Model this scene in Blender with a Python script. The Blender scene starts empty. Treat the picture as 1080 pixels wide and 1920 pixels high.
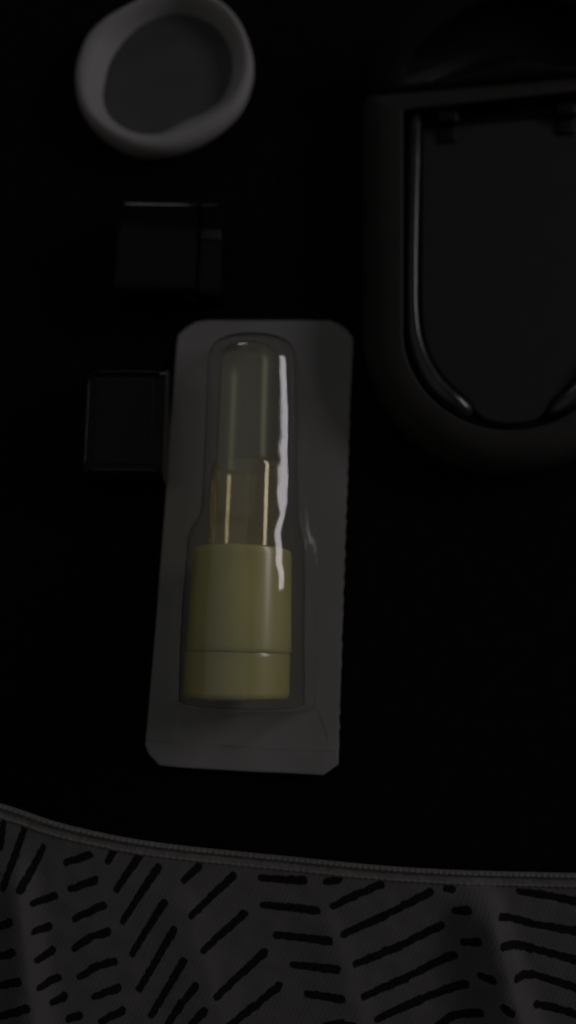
import bpy, bmesh, math, random
from mathutils import Vector, Matrix
random.seed(7)
S = bpy.context.scene
COL = S.collection
R = math.radians

# ------------------------------------------------------------------ camera (millimetres -> metres by MM)
MM = 0.001
TILT = R(10.0)
DIST = 177.0                     # mm from the lens to the surface at the picture centre
FPX = 1507.0                     # focal length in photo pixels (1080 x 1920)
CAMP = Vector((0.0, -DIST * math.sin(TILT), DIST * math.cos(TILT)))
cam_d = bpy.data.cameras.new("camera")
cam = bpy.data.objects.new("camera", cam_d)
COL.objects.link(cam)
S.camera = cam
cam.location = CAMP * MM
cam.rotation_euler = (TILT, 0, 0)
cam_d.sensor_fit = 'VERTICAL'
cam_d.sensor_height = 24.0
cam_d.lens = 24.0 * FPX / 1920.0
cam_d.clip_start = 0.005
cam_d.clip_end = 20.0
cam_d.dof.use_dof = True
cam_d.dof.focus_distance = 0.152
cam_d.dof.aperture_fstop = 3.4

# ------------------------------------------------------------------ world and lamps (a dark room, dim window light from the right)
W = bpy.data.worlds.new("World")
S.world = W
W.use_nodes = True
W.node_tree.nodes["Background"].inputs[0].default_value = (1.0, 0.97, 0.95, 1)
W.node_tree.nodes["Background"].inputs[1].default_value = 0.013

def area(name, loc, target, sx, sy, power, color):
    d = bpy.data.lights.new(name, 'AREA')
    d.shape = 'RECTANGLE'; d.size = sx; d.size_y = sy
    d.energy = power; d.color = color
    o = bpy.data.objects.new(name, d); COL.objects.link(o)
    o.location = loc
    o.rotation_euler = (Vector(target) - Vector(loc)).to_track_quat('-Z', 'Y').to_euler()
    return o
area("window_light", (1.02, 0.38, 0.50), (0, 0.03, 0), 0.56, 0.24, 1.75, (1.0, 0.93, 0.98))
area("far_screen_light", (-0.265, 1.10, 0.47), (0, 0, 0), 0.20, 0.16, 0.24, (0.86, 0.92, 1.0))
area("ceiling_bounce_light", (-0.70, 0.0, 1.40), (0, 0, 0), 2.2, 2.2, 1.0, (1.0, 0.985, 0.97))

S.view_settings.view_transform = 'Standard'
S.view_settings.look = 'None'
S.view_settings.exposure = 0.0
S.view_settings.gamma = 1.0
try:
    S.cycles.use_denoising = True
    S.cycles.max_bounces = 14
    S.cycles.transparent_max_bounces = 16
    S.cycles.transmission_bounces = 12
    S.cycles.blur_glossy = 0.3
except Exception:
    pass

# ------------------------------------------------------------------ helpers
def at(px, py, z=0.0):
    """point of the plane z (mm) that the photo shows at pixel (px, py)"""
    x, y = (px - 540.0) / FPX, -(py - 960.0) / FPX
    d = Vector((x, y * math.cos(TILT) + math.sin(TILT), y * math.sin(TILT) - math.cos(TILT)))
    t = (z - CAMP.z) / d.z
    return CAMP + d * t

def mesh_obj(name, verts, faces, mat, parent=None, smooth=True, scale=MM):
    me = bpy.data.meshes.new(name)
    me.from_pydata([tuple(Vector(v) * scale) for v in verts], [], faces)
    bm = bmesh.new(); bm.from_mesh(me)
    bmesh.ops.recalc_face_normals(bm, faces=bm.faces)
    bm.to_mesh(me); bm.free()
    if smooth:
        me.polygons.foreach_set('use_smooth', [True] * len(me.polygons))
    me.materials.append(mat)
    o = bpy.data.objects.new(name, me); COL.objects.link(o)
    if parent: o.parent = parent
    return o

def thing(name, label, cat, loc=(0, 0, 0), rz=0.0, group=None):
    o = bpy.data.objects.new(name, None); COL.objects.link(o)
    o.empty_display_size = 0.01
    o.location = Vector(loc) * MM; o.rotation_euler = (0, 0, rz)
    o['label'] = label; o['category'] = cat
    if group: o['group'] = group
    return o

def spline(pts, n, closed=True):
    """Catmull-Rom through pts, resampled to n points evenly along its length"""
    P = [Vector(p) for p in pts]; m = len(P); out = []
    segs = m if closed else m - 1
    for i in range(segs):
        if closed:
            a, b, c, d = P[(i - 1) % m], P[i], P[(i + 1) % m], P[(i + 2) % m]
        else:
            a, b, c, d = P[max(i - 1, 0)], P[i], P[i + 1], P[min(i + 2, m - 1)]
        for k in range(16):
            t = k / 16.0
            out.append(0.5 * ((2 * b) + (c - a) * t + (2 * a - 5 * b + 4 * c - d) * t * t + (3 * b - a - 3 * c + d) * t ** 3))
    if not closed: out.append(P[-1].copy())
    L = [0.0]
    Q = out + [out[0]] if closed else out
    for i in range(1, len(Q)): L.append(L[-1] + (Q[i] - Q[i - 1]).length)
    res = []; j = 0
    for k in range(n):
        s = L[-1] * k / (n if closed else n - 1)
        while j < len(L) - 2 and L[j + 1] < s: j += 1
        f = 0 if L[j + 1] == L[j] else (s - L[j]) / (L[j + 1] - L[j])
        res.append(Q[j].lerp(Q[j + 1], min(max(f, 0), 1)))
    return res

def by_angle(pts, c, n):
    """resample a star-shaped closed outline at n even angles about c"""
    A = sorted(((math.atan2(p.y - c.y, p.x - c.x), (Vector((p.x, p.y)) - Vector((c.x, c.y))).length) for p in pts))
    res = []
    for k in range(n):
        a = -math.pi + 2 * math.pi * k / n
        lo = max((x for x in A if x[0] <= a), default=(A[-1][0] - 2 * math.pi, A[-1][1]))
        hi = min((x for x in A if x[0] > a), default=(A[0][0] + 2 * math.pi, A[0][1]))
        f = (a - lo[0]) / max(hi[0] - lo[0], 1e-9)
        r = lo[1] + (hi[1] - lo[1]) * f
        res.append(Vector((c.x + r * math.cos(a), c.y + r * math.sin(a), 0)))
    return res

def loft(rings, closed=True, cap0=True, cap1=True):
    V, F = [], []; n = len(rings[0])
    for r in rings: V += [tuple(p) for p in r]
    for i in range(len(rings) - 1):
        for k in range(n if closed else n - 1):
            a, b = i * n + k, i * n + (k + 1) % n
            F.append((a, b, b + n, a + n))
    def fan(i):
        c = sum((Vector(p) for p in rings[i]), Vector()) / n
        V.append(tuple(c)); ci = len(V) - 1
        for k in range(n): F.append((i * n + k, i * n + (k + 1) % n, ci))
    if cap0: fan(0)
    if cap1: fan(len(rings) - 1)
    return V, F

def zring(pts, z):
    return [Vector((p.x, p.y, z)) for p in pts]

def lerp_ring(A, B, t, z):
    return [Vector((a.x + (b.x - a.x) * t, a.y + (b.y - a.y) * t, z)) for a, b in zip(A, B)]

def tube_path(path, rad, n=12):
    """tube along 3-D points; rad = list of radii"""
    rings = []
    for i, p in enumerate(path):
        t = (path[min(i + 1, len(path) - 1)] - path[max(i - 1, 0)]).normalized()
        up = Vector((0, 0, 1)); s = t.cross(up).normalized(); u = s.cross(t)
        rings.append([p + (s * math.cos(2 * math.pi * k / n) + u * math.sin(2 * math.pi * k / n)) * rad[i] for k in range(n)])
    return loft(rings)

def rounded_box(name, cx, cy, z0, sx, sy, sz, bev, mat, parent, seg=5, rot=0.0, square_right=False):
    bm = bmesh.new()
    bmesh.ops.create_cube(bm, size=1.0)
    for v in bm.verts: v.co = Vector((v.co.x * sx, v.co.y * sy, v.co.z * sz))
    bmesh.ops.bevel(bm, geom=[e for e in bm.edges if not (square_right and all(v.co.x > 0 for v in e.verts))], offset=bev, segments=seg, affect='EDGES', profile=0.5)
    M = Matrix.Translation((cx, cy, z0 + sz / 2)) @ Matrix.Rotation(rot, 4, 'Z')
    bmesh.ops.transform(bm, matrix=Matrix.Scale(MM, 4) @ M, verts=bm.verts)
    me = bpy.data.meshes.new(name); bm.to_mesh(me); bm.free()
    me.polygons.foreach_set('use_smooth', [True] * len(me.polygons))
    me.materials.append(mat)
    o = bpy.data.objects.new(name, me); COL.objects.link(o); o.parent = parent
    if square_right: shade(o, 40)
    return o

def shade(o, deg=35):
    me = o.data
    try: me.set_sharp_from_angle(angle=R(deg))
    except Exception: pass

# ------------------------------------------------------------------ materials
def mat(name, col, rough=0.5, spec=0.5, vary=0.0, vscale=60.0, bump=0.0, bscale=400.0, sss=0.0, coat=0.0, metal=0.0, rvary=0.0):
    m = bpy.data.materials.new(name); m.use_nodes = True
    nt = m.node_tree; b = nt.nodes["Principled BSDF"]
    b.inputs['Base Color'].default_value = (*col, 1)
    b.inputs['Roughness'].default_value = rough
    b.inputs['Specular IOR Level'].default_value = spec
    b.inputs['Metallic'].default_value = metal
    if coat: b.inputs['Coat Weight'].default_value = coat; b.inputs['Coat Roughness'].default_value = 0.22; b.inputs['Coat IOR'].default_value = 1.6
    if sss:
        b.inputs['Subsurface Weight'].default_value = sss
        b.inputs['Subsurface Radius'].default_value = (1.0, 0.9, 0.5)
        b.inputs['Subsurface Scale'].default_value = 0.009
    tc = nt.nodes.new('ShaderNodeTexCoord')
    if vary or rvary:
        nz = nt.nodes.new('ShaderNodeTexNoise'); nz.inputs['Scale'].default_value = vscale; nz.inputs['Detail'].default_value = 5
        nt.links.new(tc.outputs['Object'], nz.inputs['Vector'])
        if vary:
            mp = nt.nodes.new('ShaderNodeMapRange')
            mp.inputs['To Min'].default_value = 1 - vary; mp.inputs['To Max'].default_value = 1 + vary
            mp.inputs['From Min'].default_value = 0.3; mp.inputs['From Max'].default_value = 0.7
            nt.links.new(nz.outputs['Fac'], mp.inputs['Value'])
            mx = nt.nodes.new('ShaderNodeMix'); mx.data_type = 'RGBA'; mx.blend_type = 'MULTIPLY'; mx.inputs[0].default_value = 1
            mx.inputs[6].default_value = (*col, 1)
            nt.links.new(mp.outputs[0], mx.inputs[7]); nt.links.new(mx.outputs[2], b.inputs['Base Color'])
        if rvary:
            mp2 = nt.nodes.new('ShaderNodeMapRange')
            mp2.inputs['To Min'].default_value = max(rough - rvary, 0.02); mp2.inputs['To Max'].default_value = rough + rvary
            mp2.inputs['From Min'].default_value = 0.3; mp2.inputs['From Max'].default_value = 0.7
            nt.links.new(nz.outputs['Fac'], mp2.inputs['Value']); nt.links.new(mp2.outputs[0], b.inputs['Roughness'])
    if bump:
        nb = nt.nodes.new('ShaderNodeTexNoise'); nb.inputs['Scale'].default_value = bscale; nb.inputs['Detail'].default_value = 3
        nt.links.new(tc.outputs['Object'], nb.inputs['Vector'])
        bp = nt.nodes.new('ShaderNodeBump'); bp.inputs['Strength'].default_value = bump; bp.inputs['Distance'].default_value = 0.0003
        nt.links.new(nb.outputs['Fac'], bp.inputs['Height']); nt.links.new(bp.outputs[0], b.inputs['Normal'])
    return m

def clear_film(name, tint, rough, ior, bump, bscale, skin=(1, 1, 1), milk=0.0, walls=1.8):
    """thin clear plastic sheet: light passes straight, the skin reflects by Fresnel"""
    m = bpy.data.materials.new(name); m.use_nodes = True
    nt = m.node_tree; nt.nodes.clear()
    out = nt.nodes.new('ShaderNodeOutputMaterial')
    tr = nt.nodes.new('ShaderNodeBsdfTransparent'); tr.inputs[0].default_value = (*tint, 1)
    gl = nt.nodes.new('ShaderNodeBsdfGlossy'); gl.inputs['Roughness'].default_value = rough; gl.inputs[0].default_value = (*skin, 1)
    # Schlick reflectance of the sheet, the same from either side
    geo = nt.nodes.new('ShaderNodeNewGeometry')
    dt = nt.nodes.new('ShaderNodeVectorMath'); dt.operation = 'DOT_PRODUCT'
    nt.links.new(geo.outputs['Incoming'], dt.inputs[0]); nt.links.new(geo.outputs['Normal'], dt.inputs[1])
    def mth(op, a, b=None):
        n_ = nt.nodes.new('ShaderNodeMath'); n_.operation = op
        for i_, v_ in enumerate((a, b)):
            if v_ is None: continue
            if isinstance(v_, (int, float)): n_.inputs[i_].default_value = v_
            else: nt.links.new(v_, n_.inputs[i_])
        return n_
    f0 = ((ior - 1) / (ior + 1)) ** 2
    pw5 = mth('POWER', mth('SUBTRACT', 1.0, mth('ABSOLUTE', dt.outputs['Value']).outputs[0]).outputs[0], 5.0)
    fr = mth('ADD', mth('MULTIPLY', pw5.outputs[0], 1 - f0).outputs[0], f0)
    mx = nt.nodes.new('ShaderNodeMixShader')
    tc = nt.nodes.new('ShaderNodeTexCoord')
    nz = nt.nodes.new('ShaderNodeTexNoise'); nz.inputs['Scale'].default_value = bscale; nz.inputs['Detail'].default_value = 2
    bp = nt.nodes.new('ShaderNodeBump'); bp.inputs['Strength'].default_value = bump; bp.inputs['Distance'].default_value = 0.001
    nt.links.new(tc.outputs['Object'], nz.inputs['Vector']); nt.links.new(nz.outputs['Fac'], bp.inputs['Height'])
    nt.links.new(bp.outputs[0], gl.inputs['Normal'])
    two = nt.nodes.new('ShaderNodeMath'); two.operation = 'MULTIPLY'; two.inputs[1].default_value = walls; two.use_clamp = True   # both faces of the sheet
    nt.links.new(fr.outputs[0], two.inputs[0]); nt.links.new(two.outputs[0], mx.inputs[0]); nt.links.new(tr.outputs[0], mx.inputs[1]); nt.links.new(gl.outputs[0], mx.inputs[2])
    if milk:
        df = nt.nodes.new('ShaderNodeBsdfDiffuse'); df.inputs[0].default_value = (*skin, 1)
        mk = nt.nodes.new('ShaderNodeMixShader'); mk.inputs[0].default_value = milk
        nt.links.new(tr.outputs[0], mk.inputs[1]); nt.links.new(df.outputs[0], mk.inputs[2]); nt.links.new(mk.outputs[0], mx.inputs[1])
    nt.links.new(mx.outputs[0], out.inputs[0])
    return m

def glass(name, col, rough, ior=1.45):
    m = bpy.data.materials.new(name); m.use_nodes = True
    b = m.node_tree.nodes["Principled BSDF"]
    b.inputs['Base Color'].default_value = (*col, 1); b.inputs['Roughness'].default_value = rough
    b.inputs['Transmission Weight'].default_value = 1.0; b.inputs['IOR'].default_value = ior
    return m

M_black = mat('black_felt', (0.006, 0.006, 0.0055), 0.95, 0.05, 0.3, 300, 0.4, 1500)
M_white = mat('white_silicone', (0.36, 0.35, 0.345), 0.55, 0.3, 0.04, 90, 0.05, 500, sss=0.15)
M_gloss = mat('glossy_black_plastic', (0.006, 0.006, 0.0065), 0.08, 0.2, 0.0, 80, 0.02, 300, rvary=0.03)
M_matte = mat('matte_black_plastic', (0.032, 0.030, 0.0265), 0.6, 0.2, 0.12, 140, 0.05, 2500)
M_lid = mat('dull_black_lid', (0.011, 0.0105, 0.0095), 0.7, 0.12, 0.12, 140)
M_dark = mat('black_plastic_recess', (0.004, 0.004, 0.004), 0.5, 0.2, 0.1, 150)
M_rail = mat('satin_grey_rail', (0.03, 0.03, 0.032), 0.23, 0.75, 0.1, 150, rvary=0.06)
M_panel = mat('grey_panel', (0.030, 0.030, 0.031), 0.5, 0.2, 0.08, 220, 0.05, 2500)
M_card = mat('frosted_card', (0.27, 0.265, 0.257), 0.6, 0.3, 0.06, 50, 0.10, 160)
M_yellow = mat('yellow_plastic', (0.74, 0.70, 0.285), 0.46, 0.6, 0.09, 70, 0.03, 200, sss=0.5, coat=1.0)
M_stick = clear_film('translucent_tip_plastic', (0.95, 0.95, 0.89), 0.32, 1.5, 0.2, 60, (0.66, 0.67, 0.46), 0.10, 1.2)
M_clear = clear_film('clear_yellow_plastic', (0.96, 0.94, 0.80), 0.06, 1.5, 0.06, 60, (1.0, 0.92, 0.62), 0.16, 2.4)
M_film = clear_film('clear_blister_plastic', (0.965, 0.965, 0.96), 0.08, 1.5, 0.10, 50)

# ------------------------------------------------------------------ the black surface everything lies on
bm = bmesh.new()
N = 60
grid = [[bm.verts.new(((i / N - 0.5) * 1.6, (j / N - 0.5) * 1.6 + 0.1, 0.0)) for i in range(N + 1)] for j in range(N + 1)]
for j in range(N):
    for i in range(N):
        bm.faces.new((grid[j][i], grid[j][i + 1], grid[j + 1][i + 1], grid[j + 1][i]))
me = bpy.data.meshes.new('black_surface'); bm.to_mesh(me); bm.free()
me.materials.append(M_black)
o = bpy.data.objects.new('black_surface', me); COL.objects.link(o); o['kind'] = 'structure'
o['label'] = 'plain matt black surface under all the objects'

# ------------------------------------------------------------------ white dish, top left
NP = 96
outer_px = [(152, 100), (168, 70), (196, 44), (240, 20), (290, -2), (335, -16), (385, -4), (420, 14), (448, 42), (466, 78), (475, 115),
            (472, 152), (455, 196), (425, 230), (385, 259), (340, 280), (295, 289), (250, 285), (205, 264), (168, 232), (148, 194), (142, 145)]
inner_px = [(205, 110), (232, 72), (268, 42), (315, 24), (362, 26), (400, 44), (426, 74), (438, 112), (434, 152), (414, 188),
            (380, 212), (342, 230), (302, 250), (262, 251), (226, 238), (200, 214), (190, 182), (194, 146)]
oc = at(308, 142, 5.0); oc.z = 0
OUT = by_angle(spline([at(x, y, 3.6) for x, y in outer_px], 300), oc, NP)
INN = by_angle(spline([at(x, y, 2.2) for x, y in inner_px], 300), oc, NP)
rings = []
C0 = [Vector((oc.x, oc.y, 0))] * NP
for t, z in ((0.30, 0.3), (0.16, 0.4), (0.05, 1.4), (-0.005, 3.2), (-0.01, 5.2), (0.03, 7.0), (0.10, 8.2), (0.22, 8.9), (0.38, 8.9),
             (0.54, 8.0), (0.68, 6.8), (0.80, 5.5), (0.90, 4.3), (0.98, 3.4), (1.06, 2.8), (1.18, 2.5)):
    r = lerp_ring(OUT, INN, t, z * 0.64)
    # the crest is uneven: a little higher on the left, dipping at the lower right
    for p in r:
        a = math.atan2(p.y - oc.y, p.x - oc.x)
        p.z *= 1.0 + 0.10 * math.cos(a - 2.6) - 0.05 * math.cos(2 * a + 0.8)
    rings.append([p - Vector((oc.x, oc.y, 0)) for p in r])
for t in (0.4, 0.75):
    rings.append([Vector((p.x * (1 - t), p.y * (1 - t), 1.6 - 0.2 * t)) for p in rings[-1]] if t == 0.4 else
                 [Vector((p.x * 0.4, p.y * 0.4, 1.5)) for p in rings[-1]])
dish = thing('small_dish', 'small white dish with a thick rounded wavy rim and grey hollow', 'dish', (oc.x, oc.y, 0))
V, F = loft(rings[:15], cap1=False)
mesh_obj('rim', V, F, M_white, dish)
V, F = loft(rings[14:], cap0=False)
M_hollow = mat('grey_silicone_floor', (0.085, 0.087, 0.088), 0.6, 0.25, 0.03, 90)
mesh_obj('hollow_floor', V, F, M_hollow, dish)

# ------------------------------------------------------------------ two glossy black cases on the left
def case_at(px0, py0, px1, py1, z):
    a, b = at(px0, py1, z), at(px1, py0, z)
    return (a.x + b.x) / 2, (a.y + b.y) / 2, b.x - a.x, b.y - a.y
cx, cy, sx, sy = case_at(207, 380, 374, 560, 7.0)
k1 = thing('black_case', 'glossy black case with a stepped right end, alone below the white dish', 'case', (cx, cy, 0), R(-1.2), 'small glossy black cases')
rounded_box('case_body', 0, 0, 0.05, sx, sy, 10.0, 3.0, M_gloss, k1, square_right=True)
c2 = case_at(371, 390, 420, 552, 6.0)
rounded_box('end_cap', c2[0] - cx, c2[1] - cy, 0.3, c2[2], c2[3], 8.0, 0.5, M_gloss, k1, 3, square_right=True)
c3 = case_at(374, 429, 414, 449, 8.5)
rounded_box('clip', c3[0] - cx, c3[1] - cy, 7.9, c3[2], c3[3], 0.9, 0.35, M_matte, k1, 3)
cx, cy, sx, sy = case_at(146, 692, 314, 902, 7.0)
k2 = thing('black_case', 'glossy black case with rounded corners touching the left edge of the blister pack', 'case', (cx, cy, 0), R(-0.5), 'small glossy black cases')
rounded_box('case_body', 0, 0, 0.05, sx, sy, 9.5, 2.9, M_gloss, k2, square_right=True)
hx, hy = sx / 2 - 1.9, sy / 2 - 1.7  # rim tube added to catch the lamps as highlight lines round the face
loop = [Vector((hx + 0.5, hy, 9.5)), Vector((0, hy + 0.05, 9.5)), Vector((-hx + 2.2, hy, 9.5))]
loop += [Vector((-hx + 2.2 - 2.2 * math.sin(R(a)), hy - 2.2 + 2.2 * math.cos(R(a)), 9.5)) for a in range(15, 90, 15)]
loop += [Vector((-hx, hy - 3, 9.5)), Vector((-hx, -hy + 3, 9.5))]
loop += [Vector((-hx + 2.2 - 2.2 * math.cos(R(a)), -hy + 2.2 - 2.2 * math.sin(R(a)), 9.5)) for a in range(15, 90, 15)]
loop += [Vector((-hx + 2.2, -hy, 9.5)), Vector((hx + 0.5, -hy, 9.5))]
lp = spline(loop, 90, closed=False)
V, F = tube_path(lp, [0.42] * 90, 10)
mesh_obj('highlight_rim', V, F, M_gloss, k2)
rounded_box('face_plate', 0.6, 0, 9.3, sx - 6.0, sy - 6.0, 0.5, 0.24, mat('dull_black_plate', (0.007, 0.007, 0.0075), 0.5, 0.3, 0.15, 200), k2, 3)

# ------------------------------------------------------------------ open black case, right edge
base = at(955, 560, 0); base.z = 0
case = thing('open_case', 'open matt black case with a rounded end, grey panel and shiny inner rail', 'case', tuple(base))
def U(cxp, x_half, y_arc, b, y_top_l, y_top_r, z, n_side=24, n_arc=48, n_top=24):
    """closed U outline traced on plane z: down the left side, round the end, up the right side, across the top"""
    P = []
    for k in range(n_side): P.append((cxp - x_half, y_top_l + (y_arc - y_top_l) * k / n_side))
    for k in range(n_arc + 1):
        a = math.pi - math.pi * k / n_arc
        P.append((cxp + x_half * math.cos(a), y_arc + b * math.sin(a)))
    for k in range(1, n_side + 1): P.append((cxp + x_half, y_arc + (y_top_r - y_arc) * k / n_side))
    for k in range(1, n_top): P.append((cxp + x_half - 2 * x_half * k / n_top, y_top_r + (y_top_l - y_top_r) * k / n_top))
    r = []
    for x, y in P:
        q = at(x, y, z) - base; q.z = z; r.append(q)
    return r
O = U(955, 273, 620, 270, 194, 150, 4.0)
G = U(957, 201, 620, 186, 205, 162, 10.0)
G2 = U(957, 199, 620, 184, 206, 163, 5.6)
rings = [lerp_ring(O, G, t, z) for t, z in ((0.10, 0.1), (0.03, 0.6), (0.0, 2.5), (0.0, 4.5), (0.05, 6.3), (0.14, 7.7), (0.28, 8.8), (0.46, 9.5), (0.68, 9.9), (0.90, 10.0), (0.97, 9.95), (1.0, 9.7))]
V, F = loft(rings, cap1=False)
mesh_obj('case_body', V, F, M_matte, case)
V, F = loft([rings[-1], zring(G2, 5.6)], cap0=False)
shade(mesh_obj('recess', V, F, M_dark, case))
# rails: two arms of a U with rounded ends, a gap between them at the bottom
def rail(pts, r0, r1):
    path = spline([at(x, y, z) - base for x, y, z in pts], 60, closed=False)
    n = len(path); rad = []
    for i in range(n):
        f = i / (n - 1); r = r0 + (r1 - r0) * max(0, (f - 0.62) / 0.38)
        e = min(1.0, (1 - f) * 14); s = min(1.0, f * 30 + 0.3)
        rad.append(r * math.sqrt(max(1 - (1 - e) ** 2, 0.02)) * s)
    V, F = tube_path(path, rad, 14)
    return mesh_obj('rail', V, F, M_rail, case)
rail([(779, 212, 7.6), (776, 330, 7.6), (773, 480, 7.6), (774, 600, 7.6), (785, 662, 7.6), (809, 712, 7.7), (838, 744, 7.3), (862, 763, 6.5), (886, 779, 5.5)], 1.35, 2.4)
rail([(1135, 190, 7.6), (1138, 330, 7.6), (1140, 480, 7.6), (1139, 600, 7.6), (1127, 662, 7.6), (1104, 710, 7.7), (1075, 744, 7.3), (1051, 763, 6.5), (1026, 780, 5.5)], 1.35, 2.4)
# the grey panel with its thumb notch
left = [(792, 240), (791, 400), (789, 560), (793, 622), (806, 668), (830, 706), (858, 733), (880, 752), (893, 772), (906, 785), (925, 792), (957, 795)]
right = [(1914 - x, y) for x, y in left[-2::-1]]
right[-1] = (1122, 214)
dense = []
ctl = left + right
for a, b in zip(ctl, ctl[1:] + ctl[:1]):
    for k in range(6): dense.append((a[0] + (b[0] - a[0]) * k / 6, a[1] + (b[1] - a[1]) * k / 6))
PO = [at(x, y, 7.0) - base for x, y in dense]
for _ in range(3):
    n = len(PO)
    keep = [(i % (6 * len(ctl))) in (0, 6 * (len(ctl) - 1)) for i in range(n)]
    PO = [PO[i] if keep[i] else PO[i - 1] * 0.25 + PO[i] * 0.5 + PO[(i + 1) % n] * 0.25 for i in range(n)]
cen = sum(PO, Vector()) / len(PO)
def ins(P, d, z): return [Vector((p.x + (cen.x - p.x) * d / max((cen - p).length, 1), p.y + (cen.y - p.y) * d / max((cen - p).length, 1), z)) for p in P]
V, F = loft([zring(PO, 5.7), zring(PO, 6.7), ins(PO, 0.12, 6.9), ins(PO, 0.4, 7.0), ins(PO, 0.9, 7.0), ins(PO, 3.0, 7.0)], cap0=False)
shade(mesh_obj('panel', V, F, M_panel, case), 40)
for px, py in ((839, 247), (1062, 232)):
    p = at(px, py, 8.0) - base
    rounded_box('hinge_tab', p.x, p.y, 6.0, 4.3, 4.6, 1.7, 0.6, M_dark, case, 3, R(4))
    rounded_box('hinge_knuckle', p.x, p.y + 3.2, 6.0, 5.2, 3.6, 3.4, 1.2, M_dark, case, 4, R(4))
# the lid, folded back beyond the hinge
def lid_ring(inset, dz):
    L = [(688, 183), (691, 140), (706, 100), (732, 64), (764, 30), (802, -4), (852, -34), (905, -52), (957, -58)]
    Rr = [(1914 - x, y) for x, y in L[-2::-1]]
    Rr = [(x, y - 40 * (x - 957) / 270 * (1 if y > 150 else 0.6)) for x, y in Rr]
    P = []
    for a, b in zip((L + Rr), (L + Rr)[1:] + L[:1]):
        for k in range(5): P.append((a[0] + (b[0] - a[0]) * k / 5, a[1] + (b[1] - a[1]) * k / 5))
    res = []
    for x, y in P:
        dx, dy = 957 - x, 95 - y; l = math.hypot(dx, dy)
        x += dx / l * inset; y += dy / l * inset * 0.8
        z = 6.0 + (183 - y) * 0.055
        q = at(x, y, z) - base; q.z = z + dz; res.append(q)
    return res
V, F = loft([lid_ring(16, -5.5), lid_ring(3, -4.5), lid_ring(0, -2.0), lid_ring(6, 0.0), lid_ring(24, 1.2), lid_ring(66, 1.3), lid_ring(72, 0.6)], cap1=False)
lid = mesh_obj('lid', V, F, M_lid, case)
V, F = loft([lid_ring(72, 0.6), lid_ring(78, -2.6)], cap0=False)
mesh_obj('lid_recess', V, F, M_dark, lid)

# ------------------------------------------------------------------ blister pack and the yellow tube in it
A0, A1 = at(443, 1310, 12.0), at(467, 640, 12.0)
ax = (A1 - A0); ax.z = 0
rz = math.atan2(ax.y, ax.x) - math.pi / 2
org = A0.copy(); org.z = 0
Minv = Matrix.Rotation(-rz, 3, 'Z')
def loc(px, py, z):
    """picture point on plane z in the blister's own frame: x across, y along the tube from its yellow end"""
    q = at(px, py, z) - org; q.z = 0
    return Minv @ q
pack = thing('blister_pack', 'clear plastic blister pack on a frosted grey card with clipped corners', 'blister pack', tuple(org), rz)
card_px = [(273, 1396), (279, 1412), (300, 1434), (340, 1438), (400, 1442), (470, 1446), (540, 1449), (606, 1452), (634, 1432),
           (636, 1380), (638, 1300), (641, 1200), (644, 1110), (647, 1010), (651, 900), (656, 780), (660, 690), (662, 634),
           (651, 620), (637, 609), (618, 601), (560, 600), (500, 600), (440, 600), (388, 600), (366, 604), (348, 615), (333, 629),
           (328, 690), (319, 800), (311, 930), (304, 1020), (296, 1130), (287, 1240), (279, 1330)]
def dense_line(P, step):
    r = []
    for a, b in zip(P, P[1:] + P[:1]):
        n = max(1, int((b - a).length / step))
        for k in range(n): r.append(a.lerp(b, k / n))
    return r
CP = dense_line([loc(x, y, 1.0) for x, y in card_px], 0.9)
cc = sum(CP, Vector()) / len(CP)
# slightly torn, perforated right edge
for i, p in enumerate(CP):
    if p.x > cc.x + 12 and abs(p.y - cc.y) < 44:
        p.x += 0.10 * math.sin(p.y * 1.9) + random.uniform(-0.09, 0.09)
def cardz(p, dz):
    # the card bows a little and its lower flap lifts
    lift = 0.35 + 1.3 * max(0, (-4 - p.y) / 14) ** 2 + 0.5 * (abs(p.x - cc.x) / 20) ** 2
    lift += 0.12 * math.sin(p.x * 0.42) * max(0, min(1, (-7 - p.y) / 4)) + 0.05 * math.sin(p.y * 0.3)
    return Vector((p.x, p.y, lift + dz))
def card_ring(s, dz): return [cardz(Vector((cc.x + (p.x - cc.x) * s, cc.y + (p.y - cc.y) * s, 0)), dz) for p in CP]
ss = [1.0 - 0.0035, 1.0, 1.0, 0.9965] + [0.985, 0.95, 0.9, 0.8, 0.65, 0.5, 0.3, 0.12]
dz = [0.0, 0.08, 0.32, 0.40] + [0.40] * 8
V, F = loft([card_ring(0.5, 0.0)] + [card_ring(s, d) for s, d in zip(ss, dz)])
mesh_obj('backing_card', V, F, M_card, pack)
# peel line near the lower edge: a low embossed ridge
pl = [loc(x, y, 1.0) for x, y in ((276, 1388), (330, 1390), (400, 1396), (470, 1401), (540, 1405), (600, 1407), (634, 1406))]
path = spline([cardz(p, 0.36) for p in pl], 40, closed=False)
V, F = tube_path(path, [0.16] * 40, 6)
mesh_obj('peel_line', V, F, M_card, pack)

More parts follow.
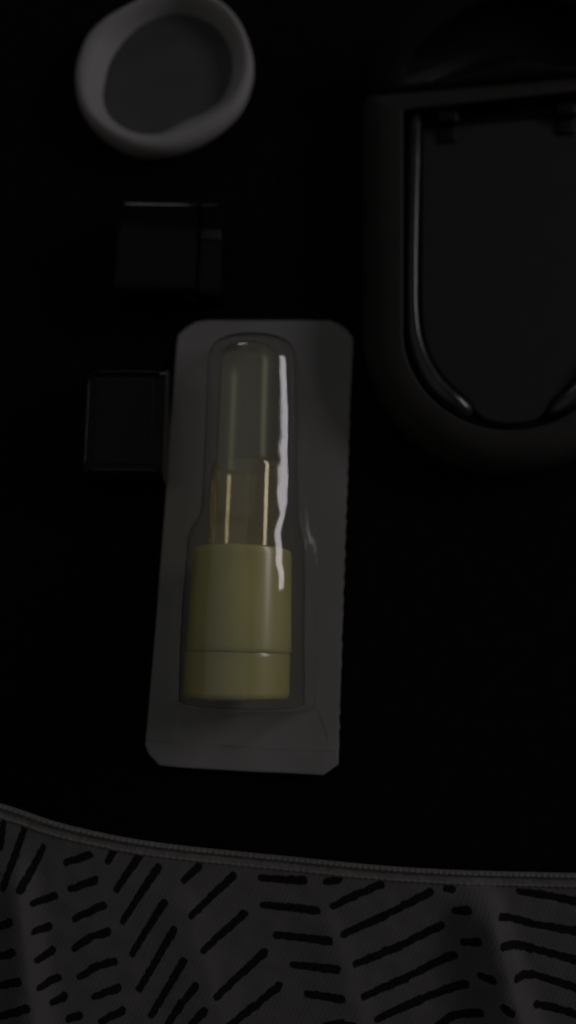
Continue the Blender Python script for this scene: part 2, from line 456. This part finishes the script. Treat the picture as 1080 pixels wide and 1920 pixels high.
# dome: stations along the tube axis (y), half width at the card, centre x, height
def hw(xl, xr, y):
    a, b = loc(xl, y, 1.2), loc(xr, y, 1.2)
    return (a.x + b.x) / 2, (b.x - a.x) / 2, (a.y + b.y) / 2
stn = []
for y, xl, xr, h in ((1331, 352, 574, 0.15), (1329, 340, 583, 1.4), (1326, 333, 588, 8.0), (1322, 330, 590, 17.0), (1317, 329, 590, 21.8), (1311, 329, 590, 22.6), (1270, 330, 590, 22.8),
                     (1200, 333, 590, 22.8), (1120, 338, 590, 22.8), (1085, 341, 590, 22.6), (1050, 343, 590, 21.7), (1026, 345, 588, 21.1), (1010, 350, 584, 20.7), (996, 362, 578, 20.3),
                     (980, 372, 575, 20.0), (940, 376, 574, 19.4), (870, 380, 572, 19.2), (800, 383, 571, 19.1), (745, 385, 570, 19.0), (712, 386, 569, 18.8), (697, 389, 567, 18.2),
                     (683, 395, 562, 16.8), (669, 406, 554, 14.2), (657, 419, 543, 10.8), (648, 434, 531, 7.0), (642, 449, 519, 3.2), (639, 468, 502, 0.2)):
    c, w, yy = hw(xl, xr, y); stn.append((yy, c, w, h))
# resample stations smoothly
SP = spline([Vector((a, b, c)) for a, b, c, d in stn], 90, closed=False)
SH = [d for a, b, c, d in stn]
def height_at(y):
    for (a, _, _, d), (a2, _, _, d2) in zip(stn, stn[1:]):
        if a <= y <= a2:
            f = (y - a) / (a2 - a); return d + (d2 - d) * f
    return stn[0][3] if y < stn[0][0] else stn[-1][3]
rings = []
rr = random.Random(3)
for q in SP:
    y, c, w = q.x, q.y, q.z; h = height_at(y); prof = []
    rad = min(w * (0.86 + 0.006 * math.sin(y * 1.9) * math.sin(y * 0.43)), h)
    base_z = 0.9
    fl = 0.08 + 0.92 * max(0, min(1, (w - 11.4) / 2.2))      # the foot of the wall flares out round the wide end
    pts = [(-w - 0.9 * fl, 0.0), (-w - 0.35 * fl, 0.06), (-w, 0.5)]
    flat = 0.66 + 0.22 * max(0, min(1, (w - 11.2) / 2.5))
    zc = max(h - rad * flat, 0.55)
    for k in range(1, 5): pts.append((-w + (w - rad) * k / 5, 0.5 + (zc - 0.5) * k / 5))
    for k in range(65):
        a = math.pi - math.pi * k / 64
        ex, ez = rad * math.cos(a), min(rad * flat, h) * math.sin(a)
        c0, c1 = R(49 - 10), R(49 + 10)                    # right shoulder flattened on purpose to widen and taper the lamp's streak
        if c0 < a < c1 and w < 11.8:
            f = (a - c0) / (c1 - c0)
            lx = rad * (math.cos(c0) * (1 - f) + math.cos(c1) * f); lz = min(rad * flat, h) * (math.sin(c0) * (1 - f) + math.sin(c1) * f)
            g = 0.8 * max(0.06, min(1, (73 - y) / 17)) * (0.86 + 0.14 * math.sin(y * 0.9 + 0.6 * math.sin(y * 0.37)))
            ex += (lx - ex) * g; ez += (lz - ez) * g
        pts.append((ex, zc + ez))
    full = pts[:7] + pts[7:] + [(-x, z) for x, z in reversed(pts[:7])]
    wob = 0.05 * math.sin(y * 0.35) + 0.015 * math.sin(y * 1.31 + 1)
    rings.append([Vector((c + x + (0.0 if z < 0.6 else wob * 0.5), y, base_z + z + (0 if z < 1 else wob * 0.6))) for x, z in full])
V, F = loft(rings, closed=False, cap0=False, cap1=False)
mesh_obj('plastic_dome', V, F, M_film, pack)

# the tube: parts along the axis
tube = thing('yellow_tube', 'pale yellow stepped tube with a clear neck sealed under the plastic dome', 'tube', (org.x, org.y, 12.2), rz)
def ay(py): return loc(455, py, 12.0).y
def lathe(name, prof, m, parent, cx=0.0, n=64, sharp=40, cap=True):
    rings = [[Vector((cx + r * math.cos(2 * math.pi * k / n), y, r * math.sin(2 * math.pi * k / n))) for k in range(n)] for y, r in prof]
    V, F = loft(rings, cap0=cap, cap1=cap)
    o = mesh_obj(name, V, F, m, parent); shade(o, sharp); return o
r0 = 10.45
y_a, y_s, y_b = ay(1308), ay(1223), ay(1031)
y_c, y_t = ay(872), ay(650)
lathe('foot', [(y_a, 2), (y_a, r0 - 0.8), (y_a + 0.3, r0 - 0.25), (y_a + 0.9, r0), (y_a + 1.3, r0), (y_s - 0.9, r0), (y_s - 0.5, r0), (y_s - 0.05, r0 - 0.12), (y_s - 0.03, 4)], M_yellow, tube)
lathe('barrel', [(y_s, 4), (y_s, r0 - 0.2), (y_s + 0.3, r0), (y_s + 0.8, r0 - 0.02), (y_b - 1.6, r0 - 0.42), (y_b - 1.0, r0 - 0.44), (y_b - 0.35, r0 - 0.58), (y_b, r0 - 1.1), (y_b, 4)], M_yellow, tube, 0.2)
rn = 7.5
lathe('neck', [(y_b + 0.05, rn), (y_c - 1.5, rn), (y_c - 1.1, rn), (y_c - 0.8, rn), (y_c - 0.25, rn - 0.15), (y_c, rn - 0.7)], M_clear, tube, 0.7, cap=False)
rb = 6.3
lathe('tip', [(y_c + 0.05, rb), (y_c + 0.5, rb + 0.1), (y_c + 1.2, rb + 0.1), (y_t - 6, rb), (y_t - 5, rb), (y_t - 2.6, rb - 0.25), (y_t - 1.2, rb - 0.9), (y_t - 0.35, rb - 2.0), (y_t, rb - 3.6), (y_t + 0.05, 0.4)], M_stick, tube, 0.35, cap=False)

# ------------------------------------------------------------------ printed cloth along the bottom
HEM = [(-700, 1260), (-420, 1390), (-200, 1457), (0, 1512), (100, 1545), (200, 1568), (300, 1585), (420, 1600), (540, 1613), (700, 1628), (860, 1637), (1080, 1643),
       (1300, 1640), (1560, 1622), (1800, 1590)]
ZC = 4.0
hem_pts = spline([at(x, y, ZC + 1.0) for x, y in HEM], 700, closed=False)
for p in hem_pts: p.z = 0
HX = [p.x for p in hem_pts]
def hem_y(x):
    if x <= HX[0]: return hem_pts[0].y
    if x >= HX[-1]: return hem_pts[-1].y
    lo, hi = 0, len(HX) - 1
    while hi - lo > 1:
        m = (lo + hi) // 2
        if HX[m] <= x: lo = m
        else: hi = m
    f = (x - HX[lo]) / (HX[hi] - HX[lo])
    return hem_pts[lo].y + (hem_pts[hi].y - hem_pts[lo].y) * f
def pw(px, py):
    q = at(px, py, ZC); return (q.x, q.y)
FOLDS = []     # (x0,y0,x1,y1, height, width)
for (a, b, h, w) in (((897, 1655), (975, 1950), 5.2, 5.6), ((35, 1600), (75, 1960), 2.9, 4.6), ((600, 1690), (690, 1960), 0.8, 5.0), ((330, 1640), (420, 1960), 0.9, 6.0), ((1130, 1650), (1240, 1960), 1.0, 6.0)):
    (x0, y0), (x1, y1) = pw(*a), pw(*b)
    FOLDS.append((x0, y0, x1, y1, h, w))
def cloth_z(x, y):
    d = hem_y(x) - y
    z = ZC + 0.5 * math.sin(x * 0.05 + y * 0.03) + 0.35 * math.sin(x * 0.11 - y * 0.05 + 1.3)
    for x0, y0, x1, y1, h, w in FOLDS:
        t = (y - y0) / (y1 - y0)
        xc = x0 + (x1 - x0) * t
        s = (x - xc)
        k = 1 / (1 + math.exp(-(t - 0.10) * 22))
        w2 = w * (0.55 if s > 0 else 1.2) * (0.8 + 0.35 * max(min(t, 1.5), 0))
        z += h * k * math.exp(-(s / w2) ** 2)
    z += 0.06 * math.sin(x * 0.9 + 0.4 * y) * math.sin(0.31 * x - 0.7 * y)
    return z
DASH = [  # strokes of the print, as points in the photo
    [(7, 1545), (0, 1587)], [(46, 1555), (11, 1660)], [(82, 1588), (46, 1662)], [(125, 1616), (168, 1602)], [(134, 1665), (179, 1649)],
    [(67, 1690), (103, 1679)], [(142, 1720), (195, 1695)], [(72, 1740), (93, 1735)], [(-40, 1742), (0, 1735), (26, 1722)], [(77, 1793), (100, 1780)],
    [(142, 1775), (170, 1755), (203, 1745)], [(-40, 1800), (0, 1790), (32, 1778)], [(82, 1842), (110, 1830)], [(152, 1828), (185, 1808), (215, 1800)],
    [(-40, 1852), (0, 1845), (44, 1829)], [(103, 1875), (122, 1865)], [(180, 1865), (222, 1850)], [(-30, 1910), (0, 1902), (60, 1877)],
    [(131, 1907), (150, 1901)], [(192, 1912), (230, 1893)], [(204, 1614), (213, 1596)], [(220, 1666), (261, 1605)], [(232, 1724), (297, 1625)],
    [(249, 1785), (309, 1690)], [(262, 1852), (327, 1742)], [(284, 1902), (345, 1800)], [(315, 1920), (340, 1880), (367, 1847)], [(350, 1930), (383, 1893)],
    [(345, 1650), (372, 1625)], [(360, 1715), (437, 1643)], [(382, 1780), (457, 1715)], [(407, 1867), (495, 1788)], [(430, 1922), (480, 1885), (522, 1850)],
    [(489, 1648), (570, 1653)], [(493, 1698), (594, 1708)], [(517, 1755), (617, 1763)], [(550, 1810), (631, 1816)], [(575, 1864), (640, 1871)],
    [(612, 1655), (636, 1650)], [(624, 1701), (665, 1680), (714, 1659)], [(644, 1752), (720, 1718), (806, 1673)], [(667, 1808), (750, 1774), (826, 1735)],
    [(682, 1868), (760, 1835), (849, 1789)], [(707, 1911), (790, 1875), (870, 1842)], [(815, 1930), (850, 1905), (896, 1892)], [(610, 1922), (640, 1917), (662, 1923)],
    [(836, 1665), (846, 1666)], [(851, 1705), (872, 1700)], [(866, 1762), (889, 1755)], [(896, 1820), (914, 1824)], [(934, 1873), (947, 1882)],
    [(975, 1672), (1020, 1678), (1090, 1692)], [(935, 1714), (1000, 1733), (1090, 1748)], [(932, 1761), (1000, 1780), (1090, 1803)],
    [(960, 1825), (1000, 1828), (1090, 1856)], [(1006, 1883), (1045, 1892), (1095, 1906)]]
SEG = []
WIDE = 0.75
for st in DASH:
    P = [pw(x, y) for x, y in st]
    for a, b in zip(P, P[1:]): SEG.append((a, b, WIDE))
# the print carries on outside the picture
ox = pw(1130, 1800)[0] - pw(0, 1800)[0]
oy = pw(540, 1915)[1] - pw(540, 1640)[1]
base_seg = list(SEG)
for i in (-1, 0, 1):
    for j in (0, 1, 2):
        if i == 0 and j == 0: continue
        lim = pw(-8, 1900)[0] if i < 0 else pw(1088, 1900)[0]
        for a, b, w in base_seg:
            if i and any((q[0] + ox * i - lim) * i < 0 and q[1] + oy * j > pw(540, 1930)[1] for q in (a, b)): continue
            if i == 0 and max(a[1], b[1]) + oy * j > pw(540, 1935)[1] - 0.7: continue
            SEG.append(((a[0] + ox * i, a[1] + oy * j), (b[0] + ox * i, b[1] + oy * j), w))
CELL = 6.0
BIN = {}
for sgm in SEG:
    (ax_, ay_), (bx_, by_), w = sgm
    for i in range(int((min(ax_, bx_) - 3) // CELL), int((max(ax_, bx_) + 3) // CELL) + 1):
        for j in range(int((min(ay_, by_) - 3) // CELL), int((max(ay_, by_) + 3) // CELL) + 1):
            BIN.setdefault((i, j), []).append(sgm)
def print_dist(x, y):
    d = 2.0
    for (ax_, ay_), (bx_, by_), w in BIN.get((int(x // CELL), int(y // CELL)), ()):
        vx, vy = bx_ - ax_, by_ - ay_
        t = ((x - ax_) * vx + (y - ay_) * vy) / max(vx * vx + vy * vy, 1e-9)
        t = min(max(t, 0), 1)
        d = min(d, math.hypot(x - ax_ - vx * t, y - ay_ - vy * t) - w * (0.90 + 0.2 * t) - 0.10 * math.sin(x * 1.7 + y * 1.1) * math.sin(x * 0.9 - y * 2.3))
    return d
XS = [-112 + 0.42 * i for i in range(int(224 / 0.42) + 1)]
NR = 190
V, F, PD = [], [], []
for x in XS:
    hy = hem_y(x)
    for j in range(NR):
        y = hy - 0.4 - 0.42 * j
        V.append((x, y, cloth_z(x, y))); PD.append(print_dist(x, y))
for i in range(len(XS) - 1):
    for j in range(NR - 1):
        a = i * NR + j; F.append((a, a + NR, a + NR + 1, a + 1))
# cloth material: grey twill with the black strokes printed on it
M_cloth = bpy.data.materials.new('printed_twill'); M_cloth.use_nodes = True
nt = M_cloth.node_tree; b = nt.nodes["Principled BSDF"]
b.inputs['Roughness'].default_value = 0.9; b.inputs['Specular IOR Level'].default_value = 0.1
at_n = nt.nodes.new('ShaderNodeAttribute'); at_n.attribute_name = 'print_distance'
tc = nt.nodes.new('ShaderNodeTexCoord')
fz = nt.nodes.new('ShaderNodeTexNoise'); fz.inputs['Scale'].default_value = 1500; fz.inputs['Detail'].default_value = 2
nt.links.new(tc.outputs['Object'], fz.inputs['Vector'])
fm = nt.nodes.new('ShaderNodeMath'); fm.operation = 'MULTIPLY_ADD'; fm.inputs[1].default_value = 0.5; fm.inputs[2].default_value = -0.25
nt.links.new(fz.outputs['Fac'], fm.inputs[0])
ad = nt.nodes.new('ShaderNodeMath'); ad.operation = 'ADD'
nt.links.new(at_n.outputs['Fac'], ad.inputs[0]); nt.links.new(fm.outputs[0], ad.inputs[1])
mr = nt.nodes.new('ShaderNodeMapRange'); mr.inputs['From Min'].default_value = -0.12; mr.inputs['From Max'].default_value = 0.12
nt.links.new(ad.outputs[0], mr.inputs['Value'])
wv = nt.nodes.new('ShaderNodeTexWave'); wv.inputs['Scale'].default_value = 380; wv.inputs['Distortion'].default_value = 1.2; wv.inputs['Detail'].default_value = 2
mpn = nt.nodes.new('ShaderNodeMapping'); mpn.inputs['Rotation'].default_value = (0, 0, R(28))
nt.links.new(tc.outputs['Object'], mpn.inputs['Vector']); nt.links.new(mpn.outputs[0], wv.inputs['Vector'])
big = nt.nodes.new('ShaderNodeTexNoise'); big.inputs['Scale'].default_value = 260; big.inputs['Detail'].default_value = 6
nt.links.new(tc.outputs['Object'], big.inputs['Vector'])
sm = nt.nodes.new('ShaderNodeMath'); sm.operation = 'MULTIPLY_ADD'; sm.inputs[1].default_value = 0.24
nt.links.new(wv.outputs['Fac'], sm.inputs[0]); nt.links.new(big.outputs['Fac'], sm.inputs[2])
mr2 = nt.nodes.new('ShaderNodeMapRange'); mr2.inputs['From Min'].default_value = 0.35; mr2.inputs['From Max'].default_value = 0.95
mr2.inputs['To Min'].default_value = 0.86; mr2.inputs['To Max'].default_value = 1.12
nt.links.new(sm.outputs[0], mr2.inputs['Value'])
gm = nt.nodes.new('ShaderNodeMix'); gm.data_type = 'RGBA'; gm.blend_type = 'MULTIPLY'; gm.inputs[0].default_value = 1
gm.inputs[6].default_value = (0.135, 0.129, 0.129, 1)
nt.links.new(mr2.outputs[0], gm.inputs[7])
pm = nt.nodes.new('ShaderNodeMix'); pm.data_type = 'RGBA'; pm.inputs[6].default_value = (0.012, 0.012, 0.013, 1)
nt.links.new(mr.outputs[0], pm.inputs[0]); nt.links.new(gm.outputs[2], pm.inputs[7]); nt.links.new(pm.outputs[2], b.inputs['Base Color'])
bp = nt.nodes.new('ShaderNodeBump'); bp.inputs['Strength'].default_value = 0.35; bp.inputs['Distance'].default_value = 0.0003
nt.links.new(sm.outputs[0], bp.inputs['Height']); nt.links.new(bp.outputs[0], b.inputs['Normal'])

cloth = thing('printed_cloth', 'grey fabric printed with short black strokes, corded hem across the bottom', 'cloth', (0, 0, 0))
fab = mesh_obj('fabric', V, F, M_cloth, cloth)
att = fab.data.attributes.new('print_distance', 'FLOAT', 'POINT')
att.data.foreach_set('value', PD)
# hem: two fine cords with stitches and a flat band between
M_hem = mat('hem_tape', (0.19, 0.185, 0.175), 0.85, 0.15, 0.15, 900, 0.3, 2500)
def hem_path(off, dz, n):
    P = []
    for k in range(n):
        x = -112 + 224 * k / (n - 1); y = hem_y(x)
        s = (hem_y(x + 0.5) - hem_y(x - 0.5)); l = math.hypot(1, s)
        nx, ny = s / l, -1 / l            # towards the viewer's side of the hem
        z = cloth_z(x + nx * max(off, 0.5), y + ny * max(off, 0.5))
        P.append(Vector((x + nx * off, y + ny * off, z + dz)))
    return P
n = 1120
def cord(name, off, dz, r, amp, period, m):
    P = hem_path(off, dz, n)
    V, F = tube_path(P, [r * (1 + amp * math.sin(2 * math.pi * (p.x / period))) for p in P], 8)
    return mesh_obj(name, V, F, m, cloth)
cord('edge_cord', 0.25, 0.25, 0.42, 0.16, 1.15, M_hem)
cord('seam_cord', 2.15, -0.05, 0.34, 0.14, 1.3, M_hem)
rows = [hem_path(o_, d_, 560) for o_, d_ in ((-0.15, -0.9), (-0.2, -0.1), (0.3, 0.12), (0.9, 0.06), (1.5, 0.06), (2.1, 0.1), (2.8, -0.05))]
V, F = loft(rows, closed=False, cap0=False, cap1=False)
mesh_obj('hem_band', V, F, M_hem, cloth)
# turned-under edge down to the black surface
rows = [hem_path(0.0, -0.2, 560), [Vector((p.x, p.y - 0.6, 0.8)) for p in hem_path(0.0, -0.2, 560)], [Vector((p.x, p.y - 2.0, 0.05)) for p in hem_path(0.0, -0.2, 560)]]
V, F = loft(rows, closed=False, cap0=False, cap1=False)
mesh_obj('lining', V, F, M_black, cloth)
